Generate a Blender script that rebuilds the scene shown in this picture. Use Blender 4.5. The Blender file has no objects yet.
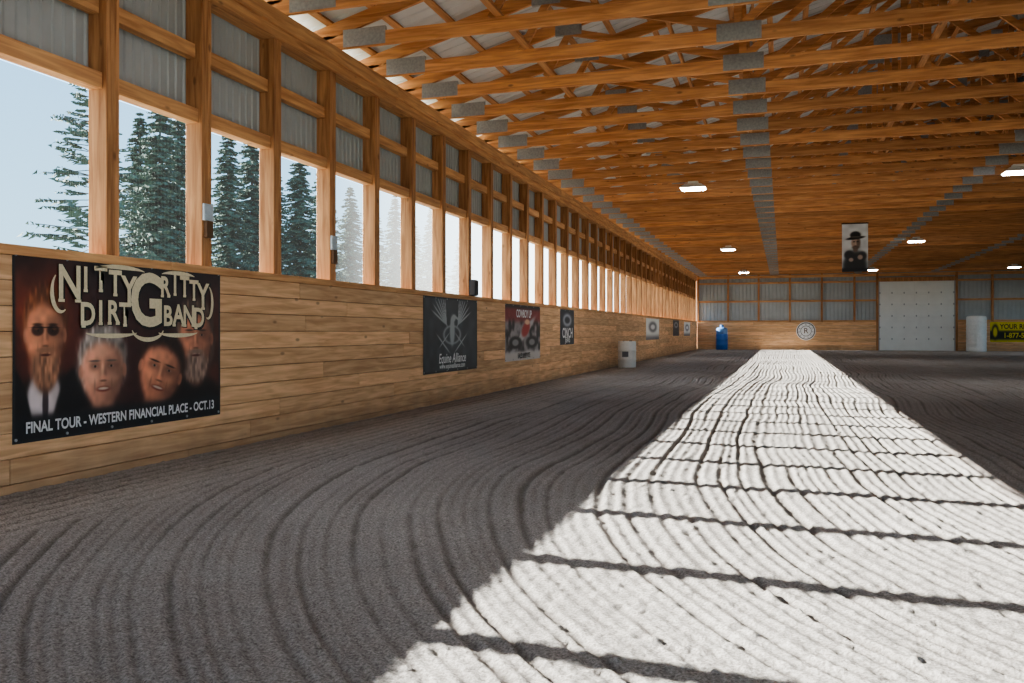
import bpy, bmesh, math, random
import numpy as np
from mathutils import Matrix, Vector, Euler
random.seed(7); np.random.seed(7)
scene = bpy.context.scene
# ------------------------------------------------------------------ camera model
F=850.0; VPX=783.0; HY=331.0; H=1.22
TH=math.atan((VPX-512)/F); C=math.cos(TH); S=math.sin(TH)
D=5.483           # plank face of left wall at X=-D
YEND=58.0; YBACK=-8.0; XR=18.9
P=1.258; Y0=5.96
SILL=1.79; CAP=1.868; WTOP=3.3; ZB=4.56; ZE=4.87
def lw(u,v,X=-D):
    d=VPX-u; zc=F*(-X)/(C*d); s=(zc+X*S)/C
    return s, H+(HY-v)*zc/F
def ew(u,v,Y=YEND):
    d=u-VPX; X=d*C*(Y*C)/(F+d*C*S); zc=-X*S+Y*C
    return X, H+(HY-v)*zc/F
# ------------------------------------------------------------------ helpers
def link(o,parent=None):
    scene.collection.objects.link(o)
    if parent: o.parent=parent
    return o
class MB:
    def __init__(s): s.v=[]; s.f=[]; s.m=[]
    def box(s,x0,x1,y0,y1,z0,z1,m=0):
        b=len(s.v)
        s.v+=[(x0,y0,z0),(x1,y0,z0),(x1,y1,z0),(x0,y1,z0),(x0,y0,z1),(x1,y0,z1),(x1,y1,z1),(x0,y1,z1)]
        for q in ((0,3,2,1),(4,5,6,7),(0,1,5,4),(1,2,6,5),(2,3,7,6),(3,0,4,7)):
            s.f.append(tuple(b+i for i in q)); s.m.append(m)
    def bar(s,p,q,h,t,axis=(0,1,0),m=0):
        p=Vector(p);q=Vector(q);d=(q-p).normalized();a=Vector(axis).normalized();n=d.cross(a).normalized();a=n.cross(d).normalized()
        b=len(s.v)
        for c in (p,q):
            for (i,j) in ((-1,-1),(1,-1),(1,1),(-1,1)):
                s.v.append(tuple(c+a*(t/2*i)+n*(h/2*j)))
        for k in ((0,1,2,3),(7,6,5,4),(0,4,5,1),(1,5,6,2),(2,6,7,3),(3,7,4,0)):
            s.f.append(tuple(b+i for i in k)); s.m.append(m)
    def lathe(s,cx,cy,prof,n=32,m=0):
        b=len(s.v)
        for (r,z) in prof:
            for i in range(n):
                a=2*math.pi*i/n; s.v.append((cx+r*math.cos(a),cy+r*math.sin(a),z))
        for k in range(len(prof)-1):
            for i in range(n):
                j=(i+1)%n
                s.f.append((b+k*n+i,b+k*n+j,b+(k+1)*n+j,b+(k+1)*n+i)); s.m.append(m)
        s.f.append(tuple(b+i for i in range(n))[::-1]); s.m.append(m)
        s.f.append(tuple(b+(len(prof)-1)*n+i for i in range(n))); s.m.append(m)
    def mesh(s,name,mats):
        me=bpy.data.meshes.new(name); me.from_pydata(s.v,[],s.f); me.update()
        for m in mats: me.materials.append(m)
        me.polygons.foreach_set('material_index',s.m)
        bm=bmesh.new(); bm.from_mesh(me); bmesh.ops.recalc_face_normals(bm,faces=bm.faces); bm.to_mesh(me); bm.free()
        return me
    def obj(s,name,mats,parent=None,bevel=0,smooth=False):
        o=link(bpy.data.objects.new(name,s.mesh(name,mats)),parent)
        if bevel:
            md=o.modifiers.new('bevel','BEVEL'); md.width=bevel; md.segments=1; md.limit_method='ANGLE'
        if smooth:
            for p in o.data.polygons: p.use_smooth=True
            try:
                o.data.set_sharp_from_angle(angle=math.radians(40))
            except Exception: pass
        return o
def mat(name):
    m=bpy.data.materials.new(name); m.use_nodes=True
    nt=m.node_tree; return m,nt,nt.nodes,nt.links,nt.nodes['Principled BSDF']
def simple(name,col,rough=.6,metal=0,noise=0.08,scale=12):
    m,nt,N,L,b=mat(name)
    tc=N.new('ShaderNodeTexCoord'); n=N.new('ShaderNodeTexNoise'); n.inputs['Scale'].default_value=scale; n.inputs['Detail'].default_value=5
    L.new(tc.outputs['Object'],n.inputs['Vector'])
    r=N.new('ShaderNodeValToRGB'); L.new(n.outputs['Fac'],r.inputs['Fac'])
    r.color_ramp.elements[0].position=.3; r.color_ramp.elements[1].position=.7
    r.color_ramp.elements[0].color=tuple(max(0,c*(1-noise)) for c in col)+(1,)
    r.color_ramp.elements[1].color=tuple(min(1,c*(1+noise)) for c in col)+(1,)
    L.new(r.outputs['Color'],b.inputs['Base Color'])
    b.inputs['Roughness'].default_value=rough; b.inputs['Metallic'].default_value=metal
    return m
def wood(name,axis,dark,light,val=.35,dirt=False,rough=.75,knots=True):
    m,nt,N,L,b=mat(name)
    tc=N.new('ShaderNodeTexCoord'); mp=N.new('ShaderNodeMapping')
    sc=[9,9,9]; sc[axis]=.7; mp.inputs['Scale'].default_value=sc
    L.new(tc.outputs['Object'],mp.inputs['Vector'])
    geo=N.new('ShaderNodeNewGeometry')
    off=N.new('ShaderNodeVectorMath'); off.operation='ADD'
    mul=N.new('ShaderNodeMath'); mul.operation='MULTIPLY'; mul.inputs[1].default_value=37
    L.new(geo.outputs['Random Per Island'],mul.inputs[0])
    L.new(mp.outputs['Vector'],off.inputs[0]); L.new(mul.outputs[0],off.inputs[1])
    n=N.new('ShaderNodeTexNoise'); n.inputs['Scale'].default_value=2.2; n.inputs['Detail'].default_value=7; n.inputs['Distortion'].default_value=.6
    L.new(off.outputs[0],n.inputs['Vector'])
    r=N.new('ShaderNodeValToRGB'); r.color_ramp.elements[0].position=.32; r.color_ramp.elements[1].position=.68
    r.color_ramp.elements[0].color=dark+(1,); r.color_ramp.elements[1].color=light+(1,)
    L.new(n.outputs['Fac'],r.inputs['Fac'])
    hsv=N.new('ShaderNodeHueSaturation'); L.new(r.outputs['Color'],hsv.inputs['Color'])
    mr=N.new('ShaderNodeMapRange'); mr.inputs['To Min'].default_value=1-val; mr.inputs['To Max'].default_value=1+val
    L.new(geo.outputs['Random Per Island'],mr.inputs['Value']); L.new(mr.outputs[0],hsv.inputs['Value'])
    out=hsv.outputs['Color']
    if knots:
        v=N.new('ShaderNodeTexVoronoi'); v.inputs['Scale'].default_value=.9
        mp2=N.new('ShaderNodeMapping'); s2=[5,5,5]; s2[axis]=2.2; mp2.inputs['Scale'].default_value=s2
        L.new(tc.outputs['Object'],mp2.inputs['Vector']); L.new(mp2.outputs[0],v.inputs['Vector'])
        lt=N.new('ShaderNodeMapRange'); lt.inputs['From Min'].default_value=.05; lt.inputs['From Max'].default_value=.11
        lt.inputs['To Min'].default_value=.6; lt.inputs['To Max'].default_value=0
        L.new(v.outputs['Distance'],lt.inputs['Value'])
        mx=N.new('ShaderNodeMix'); mx.data_type='RGBA'; L.new(lt.outputs[0],mx.inputs['Factor'])
        L.new(out,mx.inputs['A']); mx.inputs['B'].default_value=tuple(c*.3 for c in dark)+(1,)
        out=mx.outputs['Result']
    if dirt:
        sp=N.new('ShaderNodeSeparateXYZ'); L.new(tc.outputs['Object'],sp.inputs[0])
        nd=N.new('ShaderNodeTexNoise'); nd.inputs['Scale'].default_value=2.5; nd.inputs['Detail'].default_value=6
        L.new(tc.outputs['Object'],nd.inputs['Vector'])
        ad=N.new('ShaderNodeMath'); ad.operation='MULTIPLY_ADD'; ad.inputs[1].default_value=.6
        L.new(nd.outputs['Fac'],ad.inputs[0]); L.new(sp.outputs['Z'],ad.inputs[2])
        dr=N.new('ShaderNodeMapRange'); dr.inputs['From Min'].default_value=.28; dr.inputs['From Max'].default_value=.62
        dr.inputs['To Min'].default_value=.5; dr.inputs['To Max'].default_value=0
        L.new(ad.outputs[0],dr.inputs['Value'])
        mx=N.new('ShaderNodeMix'); mx.data_type='RGBA'; L.new(dr.outputs[0],mx.inputs['Factor'])
        L.new(out,mx.inputs['A']); mx.inputs['B'].default_value=(.24,.16,.10,1)
        out=mx.outputs['Result']
    L.new(out,b.inputs['Base Color']); b.inputs['Roughness'].default_value=rough
    bp=N.new('ShaderNodeBump'); bp.inputs['Strength'].default_value=.25; bp.inputs['Distance'].default_value=.01
    L.new(n.outputs['Fac'],bp.inputs['Height']); L.new(bp.outputs[0],b.inputs['Normal'])
    return m
LD=(.42,.20,.085); LL=(.69,.39,.18)
M_plankY=wood('kickboard_pine_y',1,(.54,.30,.15),(.82,.52,.29),.18,dirt=True)
M_plankX=wood('kickboard_pine_x',0,(.54,.30,.15),(.82,.52,.29),.18,dirt=True)
M_post=wood('post_timber',2,(.27,.115,.045),(.54,.28,.125),.15)
M_girt=wood('girt_timber',1,LD,LL,.12)
M_girtX=wood('girt_timber_x',0,LD,LL,.12)
M_truss=wood('truss_lumber',0,(.44,.185,.072),(.73,.38,.165),.24)
M_purlin=wood('purlin_lumber',1,(.38,.17,.07),(.64,.33,.15),.2)
M_steel=simple('siding_steel',(.38,.41,.42),.5,0,.05,3)
M_roof=simple('roof_steel',(.60,.62,.63),.45,0,.05,3)
M_plate=simple('galvanised_plate',(.34,.36,.365),.5,.3,.15,30)
M_white=simple('white_plastic',(.75,.75,.72),.45,0,.05)
M_blue=simple('blue_plastic',(.02,.12,.42),.4,0,.08)
M_black=simple('black_plastic',(.02,.02,.022),.5,0,.1)
M_door=simple('door_enamel',(.78,.79,.76),.5,0,.03,2)
M_cream=simple('banner_ink_cream',(.72,.62,.42),.6,0,.1,40)
M_inkw=simple('banner_ink_white',(.75,.75,.75),.6,0,.04)
M_inkk=simple('banner_ink_black',(.015,.015,.015),.6,0,.04)
M_inkbr=simple('banner_ink_brown',(.10,.05,.02),.6,0,.04)
M_seam=simple('seam_backing',(.10,.05,.025),.8,0,.1)
# ------------------------------------------------------------------ floor (harrowed dirt, real relief)
def vnoise(x,y,seed=0):
    xi=np.floor(x).astype(np.int64); yi=np.floor(y).astype(np.int64)
    xf=x-xi; yf=y-yi; xf=xf*xf*(3-2*xf); yf=yf*yf*(3-2*yf)
    def h(a,b):
        n=(a*374761393+b*668265263+seed*982451653)&0x7fffffff
        n=((n^(n>>13))*1274126177)&0x7fffffff
        return ((n^(n>>16))&0xffff)/65535.0
    return (h(xi,yi)*(1-xf)+h(xi+1,yi)*xf)*(1-yf)+(h(xi,yi+1)*(1-xf)+h(xi+1,yi+1)*xf)*yf
xs=np.concatenate([np.arange(-D-.02,5.5,.013),np.arange(5.5,XR+.1,.04)])
ys=[YBACK]
while ys[-1]<1.6: ys.append(ys[-1]+.12)
while ys[-1]<YEND:
    ys.append(ys[-1]+min(.4,max(.013,ys[-1]*.006)))
ys=np.array(ys); ys[-1]=YEND
X,Y=np.meshgrid(xs,ys)
wob=(vnoise(X*.45,Y*.30,3)-.5)*.26+(vnoise(X*1.6,Y*1.1,4)-.5)*.05
R0=7.1; Yc=7.7
yy_=np.clip(Yc-Y,0,5.6)
g=R0-np.sqrt(R0*R0-yy_*yy_)+np.clip(Yc-5.6-Y,0,None)*1.28
r=(X-g)+wob+.12*np.sin(Y*.16)*(Y>Yc)*np.clip((Y-Yc)/6,0,1)
r=r+.09*(vnoise(r*3.1+70,Y*.10+30,51)-.5)
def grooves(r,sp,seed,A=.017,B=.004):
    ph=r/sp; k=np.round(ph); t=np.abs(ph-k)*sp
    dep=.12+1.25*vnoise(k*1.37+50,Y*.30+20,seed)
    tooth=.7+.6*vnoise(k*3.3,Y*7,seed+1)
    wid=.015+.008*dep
    return (-A*np.exp(-(t/(wid+.005))**2)*tooth+B*np.exp(-((t-.045)/.020)**2))*dep, np.exp(-(t/wid)**2)*np.clip(dep*tooth,0,1.2)  # second value darkens the groove colour, standing in for shade
z,dk=grooves(r,.185,9)
z3,dk3=grooves(r+.093,.185,23,A=.007,B=.002)       # lighter intermediate comb marks
z=z+z3+.004*np.sin(2*np.pi*r/1.48); dk=np.maximum(dk,dk3*.35)
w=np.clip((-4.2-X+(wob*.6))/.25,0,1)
z2,dk2=grooves(X+wob*.4,.15,19)
z=z*(1-w)+w*(z2+.004); dk=dk*(1-w)+w*dk2
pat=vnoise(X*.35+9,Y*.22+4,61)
dk=dk*(.7+.6*vnoise(X*6,Y*6,41))+.30*np.exp(-(X+D)/.7)+.22*np.clip(pat-.45,0,1)*2*(.5+vnoise(X*3,Y*3,62))  # plus darker soil beside the left wall and in random patches
dk=np.clip(dk,0,1)
z+=(vnoise(X*24,Y*24,11)-.5)*.008+(vnoise(X*45,Y*45,12)-.5)*.007+(vnoise(X*9,Y*9,13)-.5)*.006
cl=vnoise(X*17+3,Y*17+5,77); z+=.012*np.clip(cl-.86,0,1)/.14*(1+dk)
nv=X.size; ny,nx=X.shape
co=np.stack([X,Y,z],-1).reshape(-1,3).astype(np.float32)
idx=np.arange(nv).reshape(ny,nx)
q=np.stack([idx[:-1,:-1],idx[:-1,1:],idx[1:,1:],idx[1:,:-1]],-1).reshape(-1,4)
me=bpy.data.meshes.new('floor'); me.vertices.add(nv); me.vertices.foreach_set('co',co.ravel())
me.loops.add(q.size); me.loops.foreach_set('vertex_index',q.ravel().astype(np.int32))
me.polygons.add(len(q)); me.polygons.foreach_set('loop_start',np.arange(0,q.size,4,dtype=np.int32))
me.polygons.foreach_set('loop_total',np.full(len(q),4,dtype=np.int32))
me.update(calc_edges=True); me.validate()
me.polygons.foreach_set('use_smooth',np.ones(len(q),dtype=bool))
at=me.attributes.new('groove_shade_damp','FLOAT','POINT'); at.data.foreach_set('value',dk.ravel().astype(np.float32))
m,nt,N,L,b=mat('arena_footing')
tc=N.new('ShaderNodeTexCoord')
n1=N.new('ShaderNodeTexNoise'); n1.inputs['Scale'].default_value=.5; n1.inputs['Detail'].default_value=6
n2=N.new('ShaderNodeTexNoise'); n2.inputs['Scale'].default_value=75; n2.inputs['Detail'].default_value=6; n2.inputs['Roughness'].default_value=.7
for n in (n1,n2): L.new(tc.outputs['Object'],n.inputs['Vector'])
r1=N.new('ShaderNodeValToRGB'); L.new(n1.outputs['Fac'],r1.inputs['Fac'])
r1.color_ramp.elements[0].position=.3;r1.color_ramp.elements[1].position=.7
r1.color_ramp.elements[0].color=(.35,.325,.305,1); r1.color_ramp.elements[1].color=(.45,.423,.40,1)
r2=N.new('ShaderNodeValToRGB'); L.new(n2.outputs['Fac'],r2.inputs['Fac'])
r2.color_ramp.elements[0].position=.36;r2.color_ramp.elements[1].position=.64
r2.color_ramp.elements[0].color=(.42,.40,.39,1); r2.color_ramp.elements[1].color=(1.3,1.3,1.3,1)
mx=N.new('ShaderNodeMix'); mx.data_type='RGBA'; mx.blend_type='MULTIPLY'; mx.inputs['Factor'].default_value=1
L.new(r1.outputs[0],mx.inputs['A']); L.new(r2.outputs[0],mx.inputs['B'])
atn=N.new('ShaderNodeAttribute'); atn.attribute_name='groove_shade_damp'
dk_mr=N.new('ShaderNodeMapRange'); dk_mr.inputs['To Min'].default_value=0; dk_mr.inputs['To Max'].default_value=.66
L.new(atn.outputs['Fac'],dk_mr.inputs['Value'])
mx2=N.new('ShaderNodeMix'); mx2.data_type='RGBA'; L.new(dk_mr.outputs[0],mx2.inputs['Factor'])
L.new(mx.outputs['Result'],mx2.inputs['A']); mx2.inputs['B'].default_value=(.085,.072,.062,1)  # dark tone: shade painted into the grooves, plus damp soil patches
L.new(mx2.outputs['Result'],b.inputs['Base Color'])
b.inputs['Roughness'].default_value=.95; b.inputs['Specular IOR Level'].default_value=.12
bp=N.new('ShaderNodeBump'); bp.inputs['Strength'].default_value=.7; bp.inputs['Distance'].default_value=.010
L.new(n2.outputs['Fac'],bp.inputs['Height']); L.new(bp.outputs[0],b.inputs['Normal'])
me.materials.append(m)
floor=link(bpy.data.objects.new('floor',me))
# ------------------------------------------------------------------ side walls
def glazing(name,tint,lo,hi,f0,f1,tcol):
    m,nt,N,L,b=mat(name); N.remove(b); out=N['Material Output']
    tr=N.new('ShaderNodeBsdfTransparent'); tr.inputs['Color'].default_value=tint+(1,)
    tl=N.new('ShaderNodeBsdfTranslucent'); tl.inputs['Color'].default_value=tcol+(1,)
    lwt=N.new('ShaderNodeLayerWeight'); lwt.inputs['Blend'].default_value=.5
    mrr=N.new('ShaderNodeMapRange'); mrr.inputs['From Min'].default_value=f0; mrr.inputs['From Max'].default_value=f1
    mrr.inputs['To Min'].default_value=lo; mrr.inputs['To Max'].default_value=hi
    L.new(lwt.outputs['Facing'],mrr.inputs['Value'])
    tcw=N.new('ShaderNodeTexCoord'); wv=N.new('ShaderNodeTexWave'); wv.bands_direction='Y'; wv.inputs['Scale'].default_value=16
    L.new(tcw.outputs['Object'],wv.inputs['Vector'])
    mm=N.new('ShaderNodeMath'); mm.operation='MULTIPLY_ADD'; mm.inputs[1].default_value=.012
    L.new(wv.outputs['Fac'],mm.inputs[0]); L.new(mrr.outputs[0],mm.inputs[2])
    ms=N.new('ShaderNodeMixShader'); L.new(mm.outputs[0],ms.inputs[0]); L.new(tr.outputs[0],ms.inputs[1]); L.new(tl.outputs[0],ms.inputs[2])
    L.new(ms.outputs[0],out.inputs['Surface']); return m
M_win=glazing('window_shade_mesh',(.40,.43,.44),.0,.45,.50,.82,(.34,.355,.36))
M_clear=glazing('window_clear_film',(.93,.95,.95),.0,.2,.5,.9,(.3,.3,.3))  # unseen right-wall panes, made clear to let in more sky light
wc=[0]
def side_wall(side):
    sg=1 if side=='left' else -1
    def fx(x): return x if sg==1 else (XR-D)-x
    def bx(mb,x0,x1,*a,**k):
        a0,a1=sorted((fx(x0),fx(x1))); mb.box(a0,a1,*a,**k)
    mb=MB(); nb=10; bh=(SILL+.12)/nb
    for i in range(nb):
        y=YBACK-random.random()*3
        while y<YEND:
            l=random.choice([3.66,4.88,4.88,3.0]); y1=min(y+l,YEND); y0=max(y,YBACK)
            if y1-y0>.05: bx(mb,-D-.038,-D-random.random()*.002,y0+.002,y1-.002,-.12+i*bh+.0025,-.12+(i+1)*bh-.0025)
            y+=l
    bx(mb,-D-.06,-D-.039,YBACK,YEND,-.12,SILL-.01,m=1)
    mb.obj('wall_'+side,[M_plankY,M_seam],bevel=.005)
    mb=MB(); y=YBACK
    while y<YEND:
        bx(mb,-5.76,-D+.012,y+.002,min(y+4.88,YEND)-.002,SILL,CAP); y+=4.88
    mb.obj('trim_sill_'+side,[M_girt],bevel=.004)
    mb=MB(); k=-11; ysn=[]
    while True:
        y=Y0+k*P; k+=1
        if y>YEND-.3: break
        if y<YBACK: continue
        ysn.append(y)
        for j in range(3):
            bx(mb,-5.72,-D-.041-(.002 if j==1 else 0),y-.075+j*.05,y-.075+(j+1)*.05-.001,CAP,ZB)
    mb.obj('wall_posts_'+side,[M_post],bevel=.003)
    mb=MB()
    ye=[YBACK-.08]+ysn+[YEND+.08]
    for a,b_ in zip(ye[:-1],ye[1:]):
        y0=a+.077;y1=b_-.077
        if y1-y0<.05: continue
        bx(mb,-5.70,-5.565,y0,y1,WTOP,WTOP+.14)
        bx(mb,-5.70,-5.60,y0,y1,3.95,4.09)
    mb.obj('wall_girts_'+side,[M_girt],bevel=.003)
    mb=MB(); y=YBACK
    while y<YEND:
        y1=min(y+4.88,YEND)
        bx(mb,-5.56,-D-.0,y+.002,y1-.002,ZB,ZE-.01)
        bx(mb,-5.72,-5.565,y+.002,y1-.002,ZB,ZE-.01)
        bx(mb,-D-.0,-D+.04,y+.002,y1-.002,ZB+.12,ZE-.01)
        y+=4.88
    mb.obj('trim_eave_beam_'+side,[M_girt],bevel=.004)
    def ribs(z0,z1,nm):
        v=[];f=[];y=YBACK
        prof=[(0,0),(.05,0),(.062,.018),(.08,.018),(.092,0)]
        pts=[]
        while y<YEND:
            for dy,dx in prof:
                if y+dy<=YEND: pts.append((y+dy,dx))
            y+=.115
        for (yy,dx) in pts:
            xx=fx(-5.735+dx*.9)
            v+= [(xx,yy,z0),(xx,yy,z1)]
        for i in range(len(pts)-1): f.append((2*i,2*i+2,2*i+3,2*i+1))
        me=bpy.data.meshes.new(nm); me.from_pydata(v,[],f); me.materials.append(M_steel)
        return link(bpy.data.objects.new(nm,me))
    ribs(WTOP+.02,ZE+.05,'wall_siding_upper_'+side)
    ribs(-.2,SILL,'wall_siding_lower_'+side)
    xx=fx(-5.72)
    me=bpy.data.meshes.new('window_pane'); me.from_pydata([(xx,.076-P/2,CAP-.01),(xx,P/2-.076,CAP-.01),(xx,P/2-.076,WTOP),(xx,.076-P/2,WTOP)],[],[(0,1,2,3)])
    me.materials.append(M_win if side=='left' else M_clear)
    for a,b_ in zip(ysn[:-1],ysn[1:]):
        wc[0]+=1
        o=link(bpy.data.objects.new('window_%d'%wc[0],me)); o.location.y=(a+b_)/2
side_wall('left'); side_wall('right')
# ------------------------------------------------------------------ end walls
dX0=ew(879,340)[0]; dX1=ew(955,340)[0]; dZ=4.33
def end_wall(name,Yf,dirn,o0,o1):
    x0,x1=-D,XR
    mb=MB(); nb=9; bh=(SILL+.12)/nb
    segs=[(x0,o0-.15),(o1+.15,x1)]
    for (a,b_) in segs:
        for i in range(nb):
            x=a-random.random()*3
            while x<b_:
                l=4.88; p=max(x,a); q_=min(x+l,b_)
                if q_-p>.03:
                    ya,yb=sorted((Yf,Yf+dirn*.038)); mb.box(p+.002,q_-.002,ya,yb,-.12+i*bh+.003,-.12+(i+1)*bh-.003)
                x+=l
    mb.obj('wall_'+name,[M_plankX],bevel=.004)
    mb=MB()
    x=x0+.06
    ya,yb=sorted((Yf+dirn*.04,Yf+dirn*.2))
    sp=1.95
    while x<x1:
        if not(o0-.2<x<o1+.2): mb.box(x-.06,x+.06,ya,yb,SILL,ZE+.1)
        x+=sp
    mb.obj('wall_posts_'+name,[M_post])
    mb=MB()
    ya,yb=sorted((Yf+dirn*.10,Yf+dirn*.2))
    for (a,b_) in segs:
        for zz in (SILL,3.1,4.3):
            mb.box(a,b_,ya,yb,zz,zz+.12)
    mb.box(x0,x1,ya-.08,yb-.08,ZE-.2,ZE-.02)
    mb.obj('wall_girts_'+name,[M_girtX])
    v=[];f=[];pts=[];x=x0-.3
    while x<x1+.3:
        for dx,dy in [(0,0),(.17,0),(.185,.03),(.205,.03),(.22,0)]: pts.append((x+dx,dy))
        x+=.235
    def topz(x): return ZE+.25+.27*min(x-x0,x1-x)
    for (xx,dy) in pts:
        zb=dZ if o0-.02<xx<o1+.02 else -.2
        yy=Yf+dirn*(.225-dy)
        v+=[(xx,yy,zb),(xx,yy,max(zb,topz(xx)))]
    for i in range(len(pts)-1): f.append((2*i,2*i+2,2*i+3,2*i+1))
    me=bpy.data.meshes.new('s'); me.from_pydata(v,[],f); me.materials.append(M_steel)
    link(bpy.data.objects.new('wall_siding_'+name,me))
    mb=MB(); ya,yb=sorted((Yf-dirn*.02,Yf+dirn*.2))
    mb.box(o0-.16,o0-.03,ya,yb,-.05,ZE); mb.box(o1+.03,o1+.16,ya,yb,-.05,ZE); mb.box(o0-.03,o1+.03,ya,yb,dZ,dZ+.25)
    mb.obj('trim_door_frame_'+name,[M_post])
end_wall('end',YEND,1,dX0,dX1); end_wall('back',YBACK,-1,-3.5,12.5)  # back wall's open doorway is unseen, added to bring in sky light
# overhead door
root=link(bpy.data.objects.new('door_1',None))
mb=MB(); rows=6; rh=dZ/rows
for i in range(rows):
    mb.box(dX0,dX1,YEND+.06,YEND+.11,i*rh+.006,(i+1)*rh-.006)
    nc=6; cwid=(dX1-dX0)/nc
    for j in range(nc):
        mb.box(dX0+j*cwid+.1,dX0+(j+1)*cwid-.1,YEND+.045,YEND+.062,i*rh+.1,(i+1)*rh-.1)
mb.box(dX0-.03,dX1+.03,YEND+.112,YEND+.14,-.1,dZ+.1)
mb.obj('door_sections',[M_door],root,bevel=.008)
mb=MB()
for i in range(1,rows):
    for j in range(7):
        xx=dX0+.06+j*(dX1-dX0-.12)/6; mb.box(xx-.03,xx+.03,YEND+.03,YEND+.06,i*rh-.05,i*rh+.05)
for xx in (dX0-.0,dX1+.0): mb.box(xx-.03,xx+.03,YEND+.0,YEND+.06,0,dZ)
mb.obj('hinges_and_tracks',[M_plate],root)
# ------------------------------------------------------------------ trusses
xL,xRr=-5.72,XR+.237; xc=(xL+xRr)/2; SL=.27; CH=.18
def topc(x): return ZE+.30+SL*(min(x,2*xc-x)-xL)
mb=MB()
T=.045
for a,b_ in ((xL,-.53),(-.53,4.5),(4.5,2*xc-4.5),(2*xc-4.5,2*xc+.53),(2*xc+.53,xRr)):
    mb.bar((a,0,ZE+CH/2),(b_,0,ZE+CH/2),CH,T)
for s_ in (0,1):
    def fxx(x): return x if s_==0 else 2*xc-x
    for a,b_ in ((xL-.6,2.0),(2.0,xc)):
        mb.bar((fxx(a),0,ZE+.30+SL*(a-xL)-.09),(fxx(b_),0,ZE+.30+SL*(b_-xL)-.09),CH,T)
    def top(x): return (fxx(x),0,ZE+.30+SL*(x-xL)-.18)
    def bot(x): return (fxx(x),0,ZE+CH)
    for a,b_ in ((-3.4,-3.0),(-.53,-3.1),(-.53,-.6),(-.53,1.9),(2.0,2.0),(4.5,2.1),(4.5,4.5),(4.5,xc-.05)):
        mb.bar(bot(a),top(b_),.10,T)
    mb.bar(bot(xL+.1),top(xL+.1),.15,T)
    for x,w_ in ((-.53,.55),(4.5,.45),(xL+.6,.6)):
        mb.box(fxx(x)-w_/2,fxx(x)+w_/2,-T/2-.004,T/2+.004,ZE+.015,ZE+CH+.06,m=1)
    for x,w_ in ((-3.05,.4),(-.55,.22),(2.0,.5),(4.5,.22),(xc-.15,.4)):
        t_=top(x); mb.box(t_[0]-w_/2,t_[0]+w_/2,-T/2-.004,T/2+.004,t_[2]-.08,t_[2]+.13,m=1)
mb.bar((xc,0,ZE+CH),(xc,0,topc(xc)-.18),.10,T)
trm=mb.mesh('roof_truss',[M_truss,M_plate])
tr_o=link(bpy.data.objects.new('roof_trusses',trm))
nT=int((YEND-.4-YBACK)/P)
kk=math.ceil((YBACK+.2-Y0)/P)
for v_ in trm.vertices: v_.co.y+=Y0+kk*P+.10
def snapY(y): return Y0+.10+round((y-Y0-.10)/P)*P
ar=tr_o.modifiers.new('array','ARRAY'); ar.use_relative_offset=False; ar.use_constant_offset=True; ar.constant_offset_displace=(0,P,0); ar.count=nT
mb=MB()
for s_ in (0,1):
    x=xL-.5
    while x<xc:
        xx=x if s_==0 else 2*xc-x; z=ZE+.30+SL*(x-xL)
        y=YBACK-.2-random.random()*3
        while y<YEND+.2:
            y1=min(y+4.88,YEND+.2); y0=max(y,YBACK-.2)
            if y1-y0>.1: mb.bar((xx,y0,z+.02),(xx,y1-.004,z+.02),.09,.04,axis=(-SL if s_==0 else SL,0,1))
            y+=4.88
        x+=.60
mb.obj('roof_purlins',[M_purlin])
mb=MB()
for x in (-3.3,1.9,6.7,2*xc-1.9,2*xc+3.3):
    mb.box(x-.045,x+.045,YBACK,YEND,ZE+CH+.001,ZE+CH+.04)
for x in (-1.6,3.2,2*xc-3.2):
    zt=topc(x)-.6
    mb.box(x-.02,x+.02,YBACK,YEND,zt,zt+.09)
for y in np.arange(4,56,7.5):
    for x in (-.53,4.5,2*xc-4.5):
        mb.bar((x+.06,y,ZE+CH+.05),(x+.06,y+2.5,topc(x)-.25),.09,.04,axis=(1,0,0))
        mb.bar((x+.12,y,topc(x)-.25),(x+.12,y+2.5,ZE+CH+.05),.09,.04,axis=(1,0,0))
mb.obj('roof_bracing',[M_purlin])
v=[];f=[];pts=[];y=YBACK-.5
while y<YEND+.5:
    for dy,dz in [(0,0),(.17,0),(.185,.02),(.205,.02),(.22,0)]: pts.append((y+dy,dz))
    y+=.235
for (yy,dz) in pts:
    v+=[(xL-.6,yy,ZE+.345+SL*(-.6)+dz),(xc,yy,ZE+.345+SL*(xc-xL)+dz),(xRr+.6,yy,ZE+.345+SL*(-.6)+dz)]
for i in range(len(pts)-1):
    a=3*i; f+=[(a,a+3,a+4,a+1),(a+1,a+4,a+5,a+2)]
me=bpy.data.meshes.new('ceiling'); me.from_pydata(v,[],f); me.materials.append(M_roof); link(bpy.data.objects.new('ceiling',me))
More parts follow.
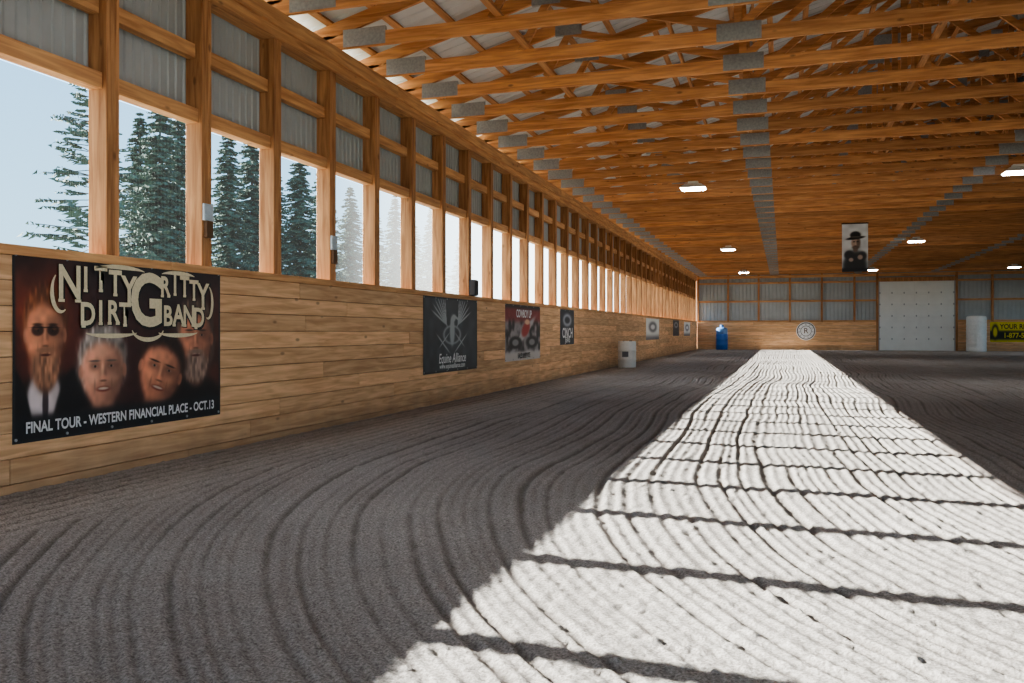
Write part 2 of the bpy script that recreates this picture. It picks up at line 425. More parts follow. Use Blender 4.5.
# ------------------------------------------------------------------ lamps
m,nt,N,L,b=mat('lamp_lens'); b.inputs['Base Color'].default_value=(.9,.9,.9,1)
b.inputs['Emission Color'].default_value=(.97,.98,1,1); b.inputs['Emission Strength'].default_value=30; M_em=m
def lamp(X_,Y_):
    Y_=snapY(Y_)
    root=bpy.data.objects.new('high_bay_lamp',None); link(root); root.location=(X_,Y_,0)
    a=MB()
    z0=ZE-.17
    b0=len(a.v)
    rings=[(.30,.22,z0),(.31,.23,z0+.01),(.20,.14,z0+.10),(.12,.10,z0+.12),(.12,.10,z0+.171)]
    for (hx,hy,zz) in rings: a.v+=[(-hx,-hy,zz),(hx,-hy,zz),(hx,hy,zz),(-hx,hy,zz)]
    for k in range(len(rings)-1):
        for i in range(4):
            j=(i+1)%4; a.f.append((b0+4*k+i,b0+4*k+j,b0+4*k+4+j,b0+4*k+4+i)); a.m.append(0)
    a.f.append((b0+16,b0+17,b0+18,b0+19)); a.m.append(0)
    a.obj('housing',[M_white],root)
    e=MB(); e.box(-.275,.275,-.195,.195,z0-.025,z0+.015); e.obj('lens',[M_em],root,bevel=.015)
for (u,v_) in ((693,188),(728,249),(744,273),(1017,173),(915,242),(872,270),(1015,267)):
    zc=F*(ZE-.16-H)/(HY-v_); X_=(u-VPX)*zc*C/F; lamp(X_,(zc+X_*S)/C)
lamp(4.95,3.0); lamp(-2.2,5.0); lamp(12.1,18); lamp(12.1,33); lamp(12.1,3)
# ------------------------------------------------------------------ banners
def sig(x): return 1/(1+np.exp(-np.clip(x,-40,40)))
def colmat(name):
    m,nt,N,L,b=mat(name); a=N.new('ShaderNodeVertexColor'); a.layer_name='Col'
    L.new(a.outputs['Color'],b.inputs['Base Color']); b.inputs['Roughness'].default_value=.5; return m
M_print=colmat('printed_vinyl')
ML=Matrix(((0,0,1,0),(1,0,0,0),(0,1,0,0),(0,0,0,1)))
ME=Matrix(((1,0,0,0),(0,0,-1,0),(0,1,0,0),(0,0,0,1)))
def s2l(c): 
    c=np.clip(c,0,1); return np.where(c<.04045,c/12.92,((c+.055)/1.055)**2.4)
def banner(name,M,origin,w,h,nx,ny,paint,wave=.006,screws=True):
    root=bpy.data.objects.new(name,None); link(root)
    root.matrix_world=Matrix.Translation(origin)@M
    gx,gy=np.meshgrid(np.linspace(0,w,nx),np.linspace(0,h,ny))
    col=np.zeros((ny,nx,3)); paint(gx,gy,col); col=s2l(col)
    gz=.001+wave*(np.sin(gx/w*9+gy*2)*.5+.5)*np.sin(np.pi*gy/h)
    co=np.stack([gx,gy,gz],-1).reshape(-1,3); idx=np.arange(nx*ny).reshape(ny,nx)
    q=np.stack([idx[:-1,:-1],idx[:-1,1:],idx[1:,1:],idx[1:,:-1]],-1).reshape(-1,4)
    me=bpy.data.meshes.new(name); me.from_pydata(co.tolist(),[],q.tolist())
    at=me.color_attributes.new('Col','FLOAT_COLOR','POINT')
    at.data.foreach_set('color',np.concatenate([col.reshape(-1,3),np.ones((nx*ny,1))],1).ravel())
    me.materials.append(M_print); me.polygons.foreach_set('use_smooth',np.ones(len(q),dtype=bool))
    o=bpy.data.objects.new('vinyl_sheet',me); link(o,root)
    if screws:
        a=MB()
        n=max(2,int(w/.45)+1)
        for i in range(n):
            for yy in (.03,h-.03): a.lathe(.03+(w-.06)*i/(n-1),yy,[(.012,.0003),(.012,.008),(.006,.010)],10)
        a.obj('grommets',[M_plate],root)
    return root
def text(root,s,x,y,size,m,sx=1,off=0,rot=0,z=.012,align='CENTER',shear=0):
    cu=bpy.data.curves.new('t','FONT'); cu.body=s; cu.size=size; cu.align_x=align; cu.align_y='CENTER'; cu.offset=off; cu.resolution_u=4; cu.shear=shear
    o=bpy.data.objects.new('t',cu); link(o)
    dg=bpy.context.evaluated_depsgraph_get(); me=bpy.data.meshes.new_from_object(o.evaluated_get(dg))
    bpy.data.objects.remove(o)
    me.materials.clear(); me.materials.append(m)
    for p in me.polygons: p.material_index=0
    o=bpy.data.objects.new('lettering',me); link(o,root)
    o.matrix_local=Matrix.Translation((x,y,z))@Matrix.Rotation(rot,4,'Z')@Matrix.Diagonal((sx,1,1,1))
    return o
def blend(col,mask,c):
    c=np.asarray(c,dtype=float)
    col[...]=col*(1-mask[...,None])+c*mask[...,None]
def ell(gx,gy,cx,cy,rx,ry,soft=12,rot=0):
    dx=gx-cx; dy=gy-cy
    if rot:
        c,s_=math.cos(rot),math.sin(rot); dx,dy=dx*c+dy*s_,-dx*s_+dy*c
    return sig((1-np.hypot(dx/rx,dy/ry))*soft)
s0,zt=lw(12,250); _,zb=lw(12,445); s1,_=lw(220,412)
bw=s1-s0; bz0=zb; bh_=zt-zb
def P2(u,v):
    a,b_=lw(u,v); return a-s0,b_-bz0
def face(col,gx,gy,x0,x1,yt,yb,hair,skin,beard=None,glasses=False,tilt=0,hairw=1.12,longhair=False,lightdir=-1,smile=1):
    (ax,ay)=P2(x0,(yt+yb)/2); (bx_,by)=P2(x1,(yt+yb)/2); cxx=(ax+bx_)/2; cyy=(ay+by)/2
    _,ty=P2((x0+x1)/2,yt); _,by2=P2((x0+x1)/2,yb)
    rx=abs(bx_-ax)/2; ry=(ty-by2)/2
    dx=gx-cxx; dy=gy-cyy; c,s_=math.cos(tilt),math.sin(tilt)
    X_=(dx*c+dy*s_)/rx; Y_=(-dx*s_+dy*c)/ry
    nz=vnoise(X_*11+50,Y_*5+50,21); nf=vnoise(X_*7+90,Y_*7+90,22)
    ha=np.array(hair); sk0=np.array(skin)
    def e(x,y,a,b_,cc,op=1,so=8):
        mk=sig((1-np.hypot((X_-x)/a,(Y_-y)/b_))*so)*op; blend(col,mk,cc)
    e(0,-.95,.5,.4,sk0*.45,1,10)
    hm=sig((1-np.hypot(X_/(hairw),(Y_-.25)/.92)+.06*(nz-.5))*20)
    if longhair: hm=np.maximum(hm,sig((1-np.hypot(X_/(hairw+.05),(Y_+.10)/1.05)+.08*(nz-.5))*16))
    col[...]=col*(1-hm[...,None])+(ha*(.6+.6*nz[...,None])*(.8+.2*np.clip(lightdir*X_,-1,1)[...,None]))*hm[...,None]
    for sx in (-1,1): e(sx*.96,-.02,.11,.17,sk0*.7,1,10)
    w=1-.20*np.clip(-Y_,0,1)**1.5
    fm=sig((1-np.hypot(X_/(.95*w),(Y_+.06)/.94))*18)
    fm=fm*(1-sig((Y_-.60-.10*np.cos(X_*3)+.06*(nz-.5))*18))
    sh=(.80+.22*np.clip(lightdir*X_*1.1,-1,1)+.10*np.clip(Y_,-1,1)+.08*(nf-.5))
    sk=sk0*sh[...,None]
    col[...]=col*(1-fm[...,None])+sk*fm[...,None]
    e(-.08,.42,.45,.14,np.clip(sk0*1.12,0,1),.45,3)
    for sx in (-1,1):
        e(sx*.36,.12,.23,.11,sk0*.48,.6,4)
        e(sx*.38,.235,.22,.026,ha*.4,.8,6)
        e(sx*.36,.10,.11,.026,(.62,.52,.46),.7,8); e(sx*.36,.10,.045,.03,(.06,.03,.03),.9,8)
        e(sx*.42,-.18,.20,.13,np.clip(sk0*1.12,0,1),.5,3)
        e(sx*.38,-.38,.035,.15,sk0*.55,.45,4)
    e(-.04,-.02,.06,.22,np.clip(sk0*1.18,0,1),.55,4); e(.10,-.08,.06,.22,sk0*.55,.5,4)
    e(0,-.20,.15,.08,sk0*.95,.7,5); e(0,-.265,.14,.028,sk0*.40,.75,6)
    e(.6,-.3,.3,.6,sk0*.38,.3,2.5)
    if beard is not None:
        be=np.array(beard)
        bm=sig((1-np.hypot(X_/.74,(Y_+.78)/.44)+.08*(nz-.5))*12)
        col[...]=col*(1-bm[...,None])+(be*(.65+.5*nz[...,None]))*bm[...,None]
        e(0,-.36,.40,.06,be*.85,.9,6)
    if smile:
        e(0,-.47,.30,.07,(.42,.16,.13),.8,8); e(0,-.458,.23,.034,(.84,.76,.68),.9,8)
    else: e(0,-.47,.24,.03,(.30,.12,.10),.9,8)
    if glasses:
        for sx in (-1,1): e(sx*.38,.10,.29,.13,(.12,.06,.05),.75,14); e(sx*.44,.14,.12,.04,(.5,.3,.2),.6,6)
        e(0,.16,.66,.012,(.05,.02,.02),1,10)
def paint_band(gx,gy,col):
    n=vnoise(gx*5+10,gy*5+10,31); n2=vnoise(gx*18,gy*18,32)
    base=np.array([.12,.115,.13])
    col[...]=base*(.7+.8*n[...,None])
    w=bw;h=bh_
    blend(col,ell(gx,gy,w*.45,h*.42,w*.60,h*.36,3)*.7,(.30,.10,.08))
    blend(col,ell(gx,gy,w*.10,h*.62,w*.14,h*.33,3)*.7*(.4+n*.7).clip(0,1),(.70,.24,.10))
    blend(col,ell(gx,gy,w*.95,h*.5,w*.10,h*.4,3)*.5*(.3+n).clip(0,1),(.50,.18,.09))
    def pe(u,v,ru,rv,c,op=1,so=12,rot=0):
        x,y=P2(u,v); x2,_=P2(u+ru,v); _,y2=P2(u,v-rv); blend(col,ell(gx,gy,x,y,x2-x,abs(y2-y),so,rot)*op,c)
    pe(50,424,42,52,(.055,.05,.06),1,20); pe(193,415,30,42,(.08,.055,.055),1,20); pe(160,428,30,26,(.20,.09,.09),1,20); pe(103,428,38,26,(.15,.10,.11),1,20)
    pe(44,402,17,34,(.84,.78,.78),1,20); pe(45,404,3,22,(.25,.2,.22)); pe(66,414,12,46,(.055,.05,.06),1,18,-.25); pe(21,414,9,46,(.055,.05,.06),1,18,.25)
    face(col,gx,gy,178,212,303,374,(.50,.40,.34),(.90,.58,.45),beard=(.62,.50,.44),longhair=True,smile=0)
    face(col,gx,gy,24,65,291,378,(.62,.36,.22),(.96,.62,.47),beard=(.72,.50,.38),glasses=True,smile=0)
    face(col,gx,gy,139,181,336,407,(.22,.11,.08),(.95,.61,.47),tilt=-.3)
    face(col,gx,gy,80,125,330,410,(.84,.78,.74),(.98,.68,.56))
    lo=sig((h*.14-gy)*80); blend(col,lo,(.10,.10,.115))
    ed=np.minimum.reduce([gx,w-gx,gy,h-gy]); blend(col,sig((.022-ed)*300),(.15,.15,.16))
    col*= (.92+.16*n2[...,None])
root=banner('concert_banner',ML,(-D,s0,bz0),bw,bh_,420,260,paint_band)
text(root,'FINAL TOUR - WESTERN FINANCIAL PLACE - OCT.13',bw*.5,bh_*.075,.118,M_inkw,sx=.80,off=.0035)
def arch(chars,x0,x1,y0,rise,size,sx,fl=0,mat_=M_cream,off=.008):
    n=len(chars)
    for i,c in enumerate(chars):
        t=i/(n-1) if n>1 else .5
        x=x0+(x1-x0)*t; y=y0+rise*(1-(2*t-1)**2)+fl*t
        sz=size[i] if isinstance(size,(list,tuple)) else size
        text(root,c,x+.008,y-.012,sz,M_inkk,sx=sx,off=off+.014,z=.0105)
        text(root,c,x,y,sz,mat_,sx=sx,off=off,z=.012)
        w_=sz*.20*sx; a=MB()
        feet={'N':(-.26,.26),'I':(0,),'T':(0,),'R':(-.18,.24),'D':(-.2,),'A':(-.28,.28),'Y':(0,)}.get(c)
        if feet:
            for fx_ in feet: a.box(x+fx_*sz*sx-w_*.5,x+fx_*sz*sx+w_*.5,y-sz*.36-.010,y-sz*.36+.014,.0118,.0124)
            a.obj('serif',[mat_],root)
arch('NITTY',bw*.215,bw*.48,bh_*.845,.07,[.38,.26,.27,.28,.33],.85,-.03)
arch('G',bw*.57,bw*.57,bh_*.76,0,.66,.88,off=.016)
arch('RITTY',bw*.665,bw*.885,bh_*.865,.05,[.24,.24,.25,.25,.33],.85,-.07)
arch('DIRT',bw*.29,bw*.46,bh_*.675,.02,.26,.85,.01)
arch('BAND',bw*.68,bw*.86,bh_*.675,.02,.26,.85,-.01)
for (a0,a1,cxx,cyy,rx,ry) in ((2.2,5.2,bw*.18,bh_*.80,.09,.16),(-1.9,1.3,bw*.915,bh_*.78,.07,.16),(3.3,6.1,bw*.575,bh_*.60,.20,.10),(.3,2.8,bw*.44,bh_*.94,.30,.035),(.3,2.8,bw*.74,bh_*.94,.24,.03),(3.4,6.0,bw*.40,bh_*.58,.30,.035),(3.4,6.0,bw*.74,bh_*.58,.28,.035)):
    mbz=MB(); n=24
    for i in range(n+1):
        a=a0+(a1-a0)*i/n; tk=.016*math.sin(math.pi*(i+.5)/(n+1))+.004
        mbz.v+=[(cxx+(rx+tk)*math.cos(a),cyy+(ry+tk)*math.sin(a),.012),(cxx+(rx-tk)*math.cos(a),cyy+(ry-tk)*math.sin(a),.012)]
    for i in range(n): mbz.f.append((2*i,2*i+1,2*i+3,2*i+2)); mbz.m.append(0)
    mbz.obj('logo_swash',[M_cream],root)
def lbanner(name,u0,u1,vt,vb,paint,nx=70,ny=90):
    a,zt=lw(u0,vt); _,zb=lw(u0,vb); b_,_=lw(u1,vt)
    return banner(name,ML,(-D,a,zb),b_-a,zt-zb,nx,ny,lambda gx,gy,col:paint(gx,gy,col,b_-a,zt-zb),wave=.004),b_-a,zt-zb
def p_wing(gx,gy,col,w,h):
    n=vnoise(gx*6,gy*6,5); col[...]=np.array([.22,.235,.25])*(.8+.4*n[...,None])
    g=(.62,.64,.65); cx_=w*.5; cy_=h*.58
    for s_ in (-1,1):
        for k in range(7):
            a=.35+k*.17; L_=.27*w*(1-.03*k)
            x=cx_+s_*(.10*w+L_*.5*math.cos(a)); y=cy_+.05*h+L_*.50*math.sin(a)
            blend(col,ell(gx,gy,x,y,L_*.5,.013*h,9,s_*a),g)
        blend(col,ell(gx,gy,cx_+s_*.16*w,cy_-.20*h,.13*w,.012*h,10,s_*.5),g)
        blend(col,ell(gx,gy,cx_+s_*.14*w,cy_-.15*h,.10*w,.010*h,10,-s_*.5),g)
    blend(col,ell(gx,gy,cx_,cy_-.03*h,.045*w,.20*h,12),g)
    blend(col,ell(gx,gy,cx_+.02*w,cy_+.14*h,.05*w,.05*h,12,.3),g); blend(col,ell(gx,gy,cx_+.08*w,cy_+.15*h,.07*w,.018*h,12,-.3),g)
    ring=np.exp(-((np.hypot((gx-cx_)/(.15*w),(gy-cy_+.08*h)/(.12*h))-1)*8)**2); blend(col,ring*.8,g)
    ed=np.minimum.reduce([gx,w-gx,gy,h-gy]); blend(col,sig((.03-ed)*200),(.12,.12,.13))
rt,w_,h_=lbanner('winged_emblem_banner',423,477,295,375,p_wing,110,110)
text(rt,'Equine Alliance',w_*.5,h_*.18,.23,M_inkw,sx=.9,shear=.2,off=.003); text(rt,'www.equinealliance.com',w_*.5,h_*.08,.12,M_inkw,off=.002)
def p_moto(gx,gy,col,w,h):
    n=vnoise(gx*7,gy*7,6); n3=vnoise(gx*16+5,gy*16,7)
    col[...]=np.array([.30,.27,.28])*(.35+1.3*n3[...,None])
    blend(col,sig((n-.62)*20)*.8,(.62,.60,.60)); blend(col,sig((.32-n)*20)*.9,(.06,.05,.06))
    blend(col,sig((gy-h*.70)*40)*.9,(.50,.12,.11)); blend(col,sig((gy-h*.93)*60),(.12,.08,.08)); blend(col,sig((.16*h-gy)*60),(.75,.72,.70))
    blend(col,ell(gx,gy,w*.5,h*.47,w*.36,h*.08,10,.4),(.70,.69,.69)); 
    for xx in (.27,.74):
        blend(col,ell(gx,gy,w*xx,h*.32,w*.17,h*.11,14),(.05,.05,.05)); blend(col,ell(gx,gy,w*xx,h*.32,w*.09,h*.06,14),(.5,.5,.5))
    blend(col,ell(gx,gy,w*.56,h*.56,w*.12,h*.12,12,.3),(.62,.16,.13)); blend(col,ell(gx,gy,w*.60,h*.69,w*.07,h*.05,12),(.85,.68,.55))
rt,w_,h_=lbanner('motor_sport_banner',505,540,303,362,p_moto,100,100)
text(rt,'COWBOY UP',w_*.5,h_*.83,.24,M_inkw,sx=.8,off=.006); text(rt,'SALES & SERVICE',w_*.5,h_*.08,.16,M_inkk,sx=.8,off=.003)
def p_dark(gx,gy,col,w,h): col[...]=np.array([.13,.14,.18]); blend(col,ell(gx,gy,w*.5,h*.7,w*.3,h*.18,10),(.7,.72,.75)); blend(col,ell(gx,gy,w*.5,h*.7,w*.18,h*.1,10),(.13,.14,.18))
rt,w_,h_=lbanner('sponsor_banner',560,574,309,345,p_dark,30,30)
text(rt,'CINCH',w_*.5,h_*.32,.36,M_inkw,off=.01); text(rt,'JEANS',w_*.5,h_*.13,.2,M_inkw,off=.004)
def p_light(gx,gy,col,w,h): col[...]=np.array([.88,.88,.86]); blend(col,ell(gx,gy,w*.5,h*.6,w*.3,h*.25,10),(.35,.35,.37)); blend(col,ell(gx,gy,w*.5,h*.6,w*.16,h*.12,10),(.85,.85,.85)); blend(col,sig((.16*h-gy)*20),(.3,.3,.33))
lbanner('white_sponsor_sign',646,659,318,340,p_light,30,30)
lbanner('blue_sponsor_sign',673,679,320,336,p_dark,20,20)
lbanner('small_sponsor_sign',684,690,322,336,p_light,20,20)
def ebanner(name,u0,u1,vt,vb,paint,Y_=YEND,nx=60,ny=60):
    a,zt=ew(u0,vt,Y_); _,zb=ew(u0,vb,Y_); b_,_=ew(u1,vt,Y_)
    return banner(name,ME,(a,Y_,zb),b_-a,zt-zb,nx,ny,lambda gx,gy,col:paint(gx,gy,col,b_-a,zt-zb),wave=.004),b_-a,zt-zb
def p_yel(gx,gy,col,w,h):
    col[...]=np.array([.12,.12,.08]); blend(col,sig((gy-.55*h)*30),(.85,.78,.12)); blend(col,sig((.12*h-gy)*30),(.85,.78,.12)); blend(col,ell(gx,gy,.12*w,.5*h,.08*w,.38*h,12),(.15,.15,.10)); blend(col,ell(gx,gy,.12*w,.5*h,.05*w,.25*h,12),(.85,.78,.12))
rt,w_,h_=ebanner('yellow_sponsor_banner',990,1034,322,342,p_yel)
text(rt,'YOUR RIDE',w_*.60,h_*.76,.40,M_inkk,off=.01,sx=.85); text(rt,'1-877-555',w_*.62,h_*.32,.42,simple('banner_ink_yellow',(.7,.6,.03)),off=.01,sx=.85)
cxx,czz=ew(806,331); rt=bpy.data.objects.new('round_emblem_sign',None); link(rt); rt.matrix_world=Matrix.Translation((cxx,YEND,czz))@ME
a=MB(); a.lathe(0,0,[(.60,.0003),(.60,.02),(.59,.025)],40); a.obj('disc',[M_inkw],rt)
for r0,r1 in ((.55,.50),(.34,.31)):
    a=MB(); n=40
    for i in range(n): 
        t=2*math.pi*i/n; a.v+=[(r0*math.cos(t),r0*math.sin(t),.03),(r1*math.cos(t),r1*math.sin(t),.03)]
    for i in range(n): j=(i+1)%n; a.f.append((2*i,2*i+1,2*j+1,2*j)); a.m.append(0)
    a.obj('ring',[M_inkk],rt)
for i in range(11):
    t=2*math.pi*i/11; text(rt,'RODEOARENA*'[i],.42*math.cos(math.pi/2-t),.42*math.sin(math.pi/2-t),.14,M_inkk,rot=-t,z=.03)
text(rt,'R',0,0,.5,M_inkbr,z=.03)
def p_cow(gx,gy,col,w,h):
    n=vnoise(gx*7,gy*7,8); col[...]=np.array([.88,.90,.92])*(.9+.15*n[...,None])
    d=(.16,.16,.175)
    blend(col,ell(gx,gy,.5*w,.10*h,.46*w,.34*h,14),d)
    blend(col,ell(gx,gy,.26*w,.36*h,.18*w,.08*h,10,.6),d); blend(col,ell(gx,gy,.76*w,.32*h,.18*w,.10*h,10,-.6),d)
    blend(col,ell(gx,gy,.52*w,.50*h,.10*w,.1*h,10),(.42,.36,.33))
    blend(col,ell(gx,gy,.53*w,.60*h,.17*w,.12*h,14),(.70,.60,.54))
    blend(col,ell(gx,gy,.64*w,.60*h,.07*w,.1*h,6)*.6,(.25,.2,.18))
    for xx in (.46,.60): blend(col,ell(gx,gy,xx*w,.62*h,.045*w,.010*h,8),(.1,.1,.1))
    blend(col,ell(gx,gy,.52*w,.58*h,.02*w,.03*h,8)*.6,(.8,.7,.64)); blend(col,ell(gx,gy,.52*w,.535*h,.07*w,.009*h,8),(.3,.15,.13))
    blend(col,ell(gx,gy,.53*w,.505*h,.14*w,.03*h,6)*.6,(.2,.16,.14))
    blend(col,ell(gx,gy,.52*w,.70*h,.36*w,.03*h,14,.12),(.10,.10,.11)); blend(col,ell(gx,gy,.52*w,.76*h,.20*w,.075*h,14),(.10,.10,.11)); blend(col,ell(gx,gy,.52*w,.72*h,.2*w,.012*h,14),(.35,.33,.3))
    blend(col,ell(gx,gy,.7*w,.3*h,.1*w,.05*h,12),(.7,.6,.55)); blend(col,ell(gx,gy,.35*w,.25*h,.09*w,.04*h,12),(.7,.6,.55))
    blend(col,sig((.07*h-gy)*60),(.08,.08,.1))
YH=snapY(31.2)-.03
a_,zt_=ew(842,224,YH); b_,_=ew(868,224,YH); _,zb_=ew(842,272,YH)
rt=banner('cowboy_portrait_banner',ME,(a_,YH,zb_),b_-a_,zt_-zb_,60,100,lambda gx,gy,col:p_cow(gx,gy,col,b_-a_,zt_-zb_),wave=.01,screws=False)
a=MB(); a.box(-.02,b_-a_+.02,zt_-zb_-.015,zt_-zb_+.02,-.04,.03)
a.bar((.05,zt_-zb_+.01,0),(.05,ZE+.05-zb_,0),.01,.02,axis=(1,0,0)); a.bar((b_-a_-.05,zt_-zb_+.01,0),(b_-a_-.05,ZE+.05-zb_,0),.01,.02,axis=(1,0,0))
a.obj('hanging_rail',[M_black],rt)
# ------------------------------------------------------------------ barrels & tank
def gpos(u,v):
    zc=F*H/(v-HY); X_=(u-VPX)*zc*C/F; return X_,(zc+X_*S)/C
def drum(cx_,cy_,z,r,h,mb,m=0):
    pr=[(r*.9,z),(r*.97,z+.02),(r,z+.06)]
    for k in (.33,.66):
        pr+=[(r,z+h*k-.03),(r*1.03,z+h*k-.015),(r*1.03,z+h*k+.015),(r,z+h*k+.03)]
    pr+=[(r,z+h-.06),(r*.97,z+h-.02),(r*.93,z+h),(r*.88,z+h-.02)]
    mb.lathe(cx_,cy_,pr,36,m)
x_,y_=gpos(627,367.5)
rt=bpy.data.objects.new('white_barrel',None); link(rt); rt.location=(x_,y_,0)
a=MB(); drum(0,0,-.02,.30,.90,a); a.obj('drum',[M_white],rt,smooth=True)
a=MB(); a.lathe(.12,.02,[(.05,.85),(.05,.9),(.03,.9)],16); a.lathe(-.12,.02,[(.03,.85),(.03,.895),(.02,.895)],16); a.obj('bungs',[M_black],rt)
a=MB(); n=10
for i in range(n+1):
    t=-1.95+.7*i/n; a.v+=[(.302*math.cos(t),.302*math.sin(t),.36),(.302*math.cos(t),.302*math.sin(t),.54)]
for i in range(n): a.f.append((2*i,2*i+2,2*i+3,2*i+1)); a.m.append(0)
a.obj('label',[simple('label_grey',(.15,.16,.18))],rt)
X_,_=ew(722,340,57.3)
rt=bpy.data.objects.new('blue_barrel',None); link(rt); rt.location=(X_,57.2,0)
a=MB(); drum(0,0,-.02,.38,1.05,a); a.obj('drum',[M_blue],rt,smooth=True)
a=MB(); a.lathe(0,0,[(.33,1.02),(.36,1.06),(.36,1.35),(.30,1.42),(.12,1.48),(.12,1.6),(.10,1.62)],30); a.obj('top_container',[simple('pale_blue_plastic',(.12,.25,.5),.4)],rt,smooth=True)
X_,_=ew(976,340,57.2)
rt=bpy.data.objects.new('white_water_tank',None); link(rt); rt.location=(X_,57.1,0)
a=MB(); pr=[(.52,-.02),(.55,.03)]
for k in range(1,8): pr+=[(.55,.25*k-.03),(.535,.25*k),(.55,.25*k+.03)]
pr+=[(.55,1.95),(.53,2.05),(.50,2.1),(.3,2.13)]
a.lathe(0,0,pr,40); a.obj('tank',[M_white],rt,smooth=True)
M_pbs=simple('pale_blue_sign',(.45,.52,.58))
def post_marker(k,v0,v1,nm):
    y=Y0+k*P
    zc=D*S+y*C
    z0=H+(HY-v1)*zc/F; z1=H+(HY-v0)*zc/F; zm=(z0+z1)/2
    rt=bpy.data.objects.new(nm,None); link(rt); rt.location=(-D-.0405,y,0)
    a=MB(); a.box(0,.025,-.07,.07,zm,z1); 
    for i in range(4): zz=zm+(z1-zm)*(i+.5)/4; a.box(.025,.03,-.06,.06,zz-.008,zz+.008)
    a.obj('housing',[M_pbs],rt,bevel=.004)
    a=MB(); a.box(0,.04,-.05,.05,z0,zm); a.obj('control_box',[M_inkbr],rt,bevel=.004)
post_marker(1,204,238,'post_thermostat'); post_marker(3,236,264,'post_thermostat')
k=7; y=Y0+k*P; rt=bpy.data.objects.new('wall_speaker',None); link(rt)
zc=D*S+y*C; zz=H+(HY-288)*zc/F
a=MB(); a.box(-D-.04,-D+.10,y-.08,y+.08,zz-.15,zz+.15); a.obj('cabinet',[M_black],rt,bevel=.02)
a=MB(); a.box(-D+.10,-D+.105,y-.06,y+.06,zz-.13,zz+.13); a.obj('grille',[M_inkk],rt)
# ------------------------------------------------------------------ outdoors
a=MB(); a.box(-400,400,-400,500,-.6,-.35)
a.obj('outdoor_ground',[simple('dry_grass',(.16,.15,.10),.95,0,.3,.4)])
M_needle=simple('conifer_needles',(.06,.105,.07),.8,0,.35,1.5); M_bark=simple('conifer_bark',(.07,.055,.045),.9,0,.3,4)
def conifer(seed,Ht,R,sparse=False):
    rnd=random.Random(seed); a=MB()
    n=8
    a.lathe(0,0,[(.35,0),(.25,Ht*.4),(.12,Ht*.75),(.03,Ht)],n,1)
    wh=36 if sparse else 70
    for i in range(wh):
        t=.06+.94*i/wh+rnd.uniform(-.006,.006)
        if sparse: t=.25+.75*i/wh
        nbr=5 if sparse else 11
        for j in range(nbr):
            az=rnd.uniform(0,6.283)
            Lb=R*((1-t)**(.55 if sparse else .75))*rnd.uniform(.45,1.15)+.25
            z0=Ht*t; dr=-.25 if not sparse else rnd.uniform(-.15,.25)
            dx,dy=math.cos(az),math.sin(az)
            tip=Vector((dx*Lb,dy*Lb,z0+dr*Lb)); base=Vector((0,0,z0))
            if sparse: a.bar(base,base.lerp(tip,.9),.06,.06,axis=(0,0,1) ,m=1)
            nt_=12
            for k in range(nt_):
                f_=(k+1)/nt_
                if sparse and f_<.35: continue
                p=base.lerp(tip,f_); p.z-=.12*Lb*(f_*(1-f_))
                tl=(.9*(1-f_*.6)+.15)*(Lb*.22+.25)
                for sd in (-1,1):
                    e=Vector((dx*.55-dy*sd,dy*.55+dx*sd,rnd.uniform(-.6,.35))).normalized()*tl*rnd.uniform(.6,1.2)
                    wv_=Vector((rnd.uniform(-.5,.5),rnd.uniform(-.5,.5),rnd.uniform(-1,1))).normalized()*(.12+.05*Lb*.3)
                    b0=len(a.v); a.v+=[tuple(p-wv_),tuple(p+wv_),tuple(p+e)]; a.f.append((b0,b0+1,b0+2)); a.m.append(0)
    me=bpy.data.meshes.new('conifer'); me.from_pydata(a.v,[],a.f); me.materials.append(M_needle); me.materials.append(M_bark)
    me.polygons.foreach_set('material_index',a.m); return me
cm=[conifer(1,25,4.6),conifer(2,25,4.0),conifer(3,25,5.0),conifer(4,25,6.0,True)]
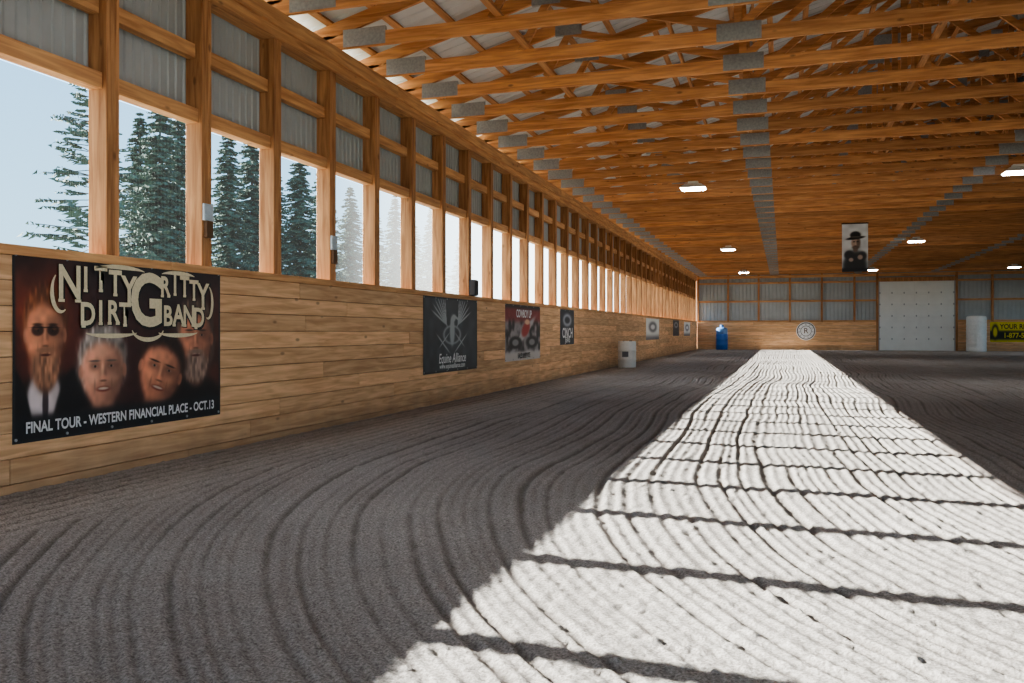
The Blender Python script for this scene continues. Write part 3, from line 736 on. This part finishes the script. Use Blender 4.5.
def tree(u,vtop,Xd,mi):
    al=math.atan((u-512)/F)-TH
    Yd=Xd/math.tan(al); zc=-Xd*S+Yd*C; h=H+(HY-vtop)*zc/F+.4
    o=link(bpy.data.objects.new('conifer_tree',cm[mi])); s_=h/25; o.scale=(s_,s_,s_); o.location=(Xd,Yd,-.4); o.rotation_euler=(0,0,random.uniform(0,6))
for t_ in ((92,62,-56,3),(160,86,-58,0),(140,112,-66,1),(178,100,-70,2),(228,124,-60,1),(252,118,-66,0),(300,146,-60,2),(276,165,-75,1),(322,160,-72,0),(350,185,-75,2),(395,195,-70,1),(432,205,-72,0),(462,225,-75,1),(374,200,-80,0),(412,215,-80,2)):
    tree(*t_)
# ------------------------------------------------------------------ light
W=bpy.data.worlds.new('World'); scene.world=W; W.use_nodes=True; N=W.node_tree.nodes; L=W.node_tree.links
bg=N['Background']; tc=N.new('ShaderNodeTexCoord'); sp=N.new('ShaderNodeSeparateXYZ'); L.new(tc.outputs['Generated'],sp.inputs[0])
r=N.new('ShaderNodeValToRGB'); L.new(sp.outputs['Z'],r.inputs['Fac'])
r.color_ramp.elements[0].position=0; r.color_ramp.elements[0].color=(.55,.82,.97,1)
r.color_ramp.elements[1].position=.4; r.color_ramp.elements[1].color=(.26,.55,.90,1)
L.new(r.outputs[0],bg.inputs['Color']); bg.inputs['Strength'].default_value=1.8
el=math.atan(.45)
sl=bpy.data.lights.new('sun','SUN'); sl.energy=36; sl.angle=math.radians(.53); sl.color=(1,.94,.86)
so=link(bpy.data.objects.new('sun',sl)); so.rotation_euler=(0,-(math.pi/2-el),math.radians(-4.0)); so.location=(-30,20,20)
# ------------------------------------------------------------------ camera
cd=bpy.data.cameras.new('camera'); cd.sensor_width=36; cd.lens=F/1024*36; cd.shift_y=-(341.5-HY)/1024; cd.clip_end=1000; cd.clip_start=.05
co_=link(bpy.data.objects.new('camera',cd)); co_.location=(0,0,H); co_.rotation_euler=(math.pi/2,0,TH)
scene.camera=co_
scene.view_settings.view_transform='AgX'
try: scene.view_settings.look='AgX - Medium High Contrast'
except Exception as e: print(e)
scene.view_settings.exposure=1.2
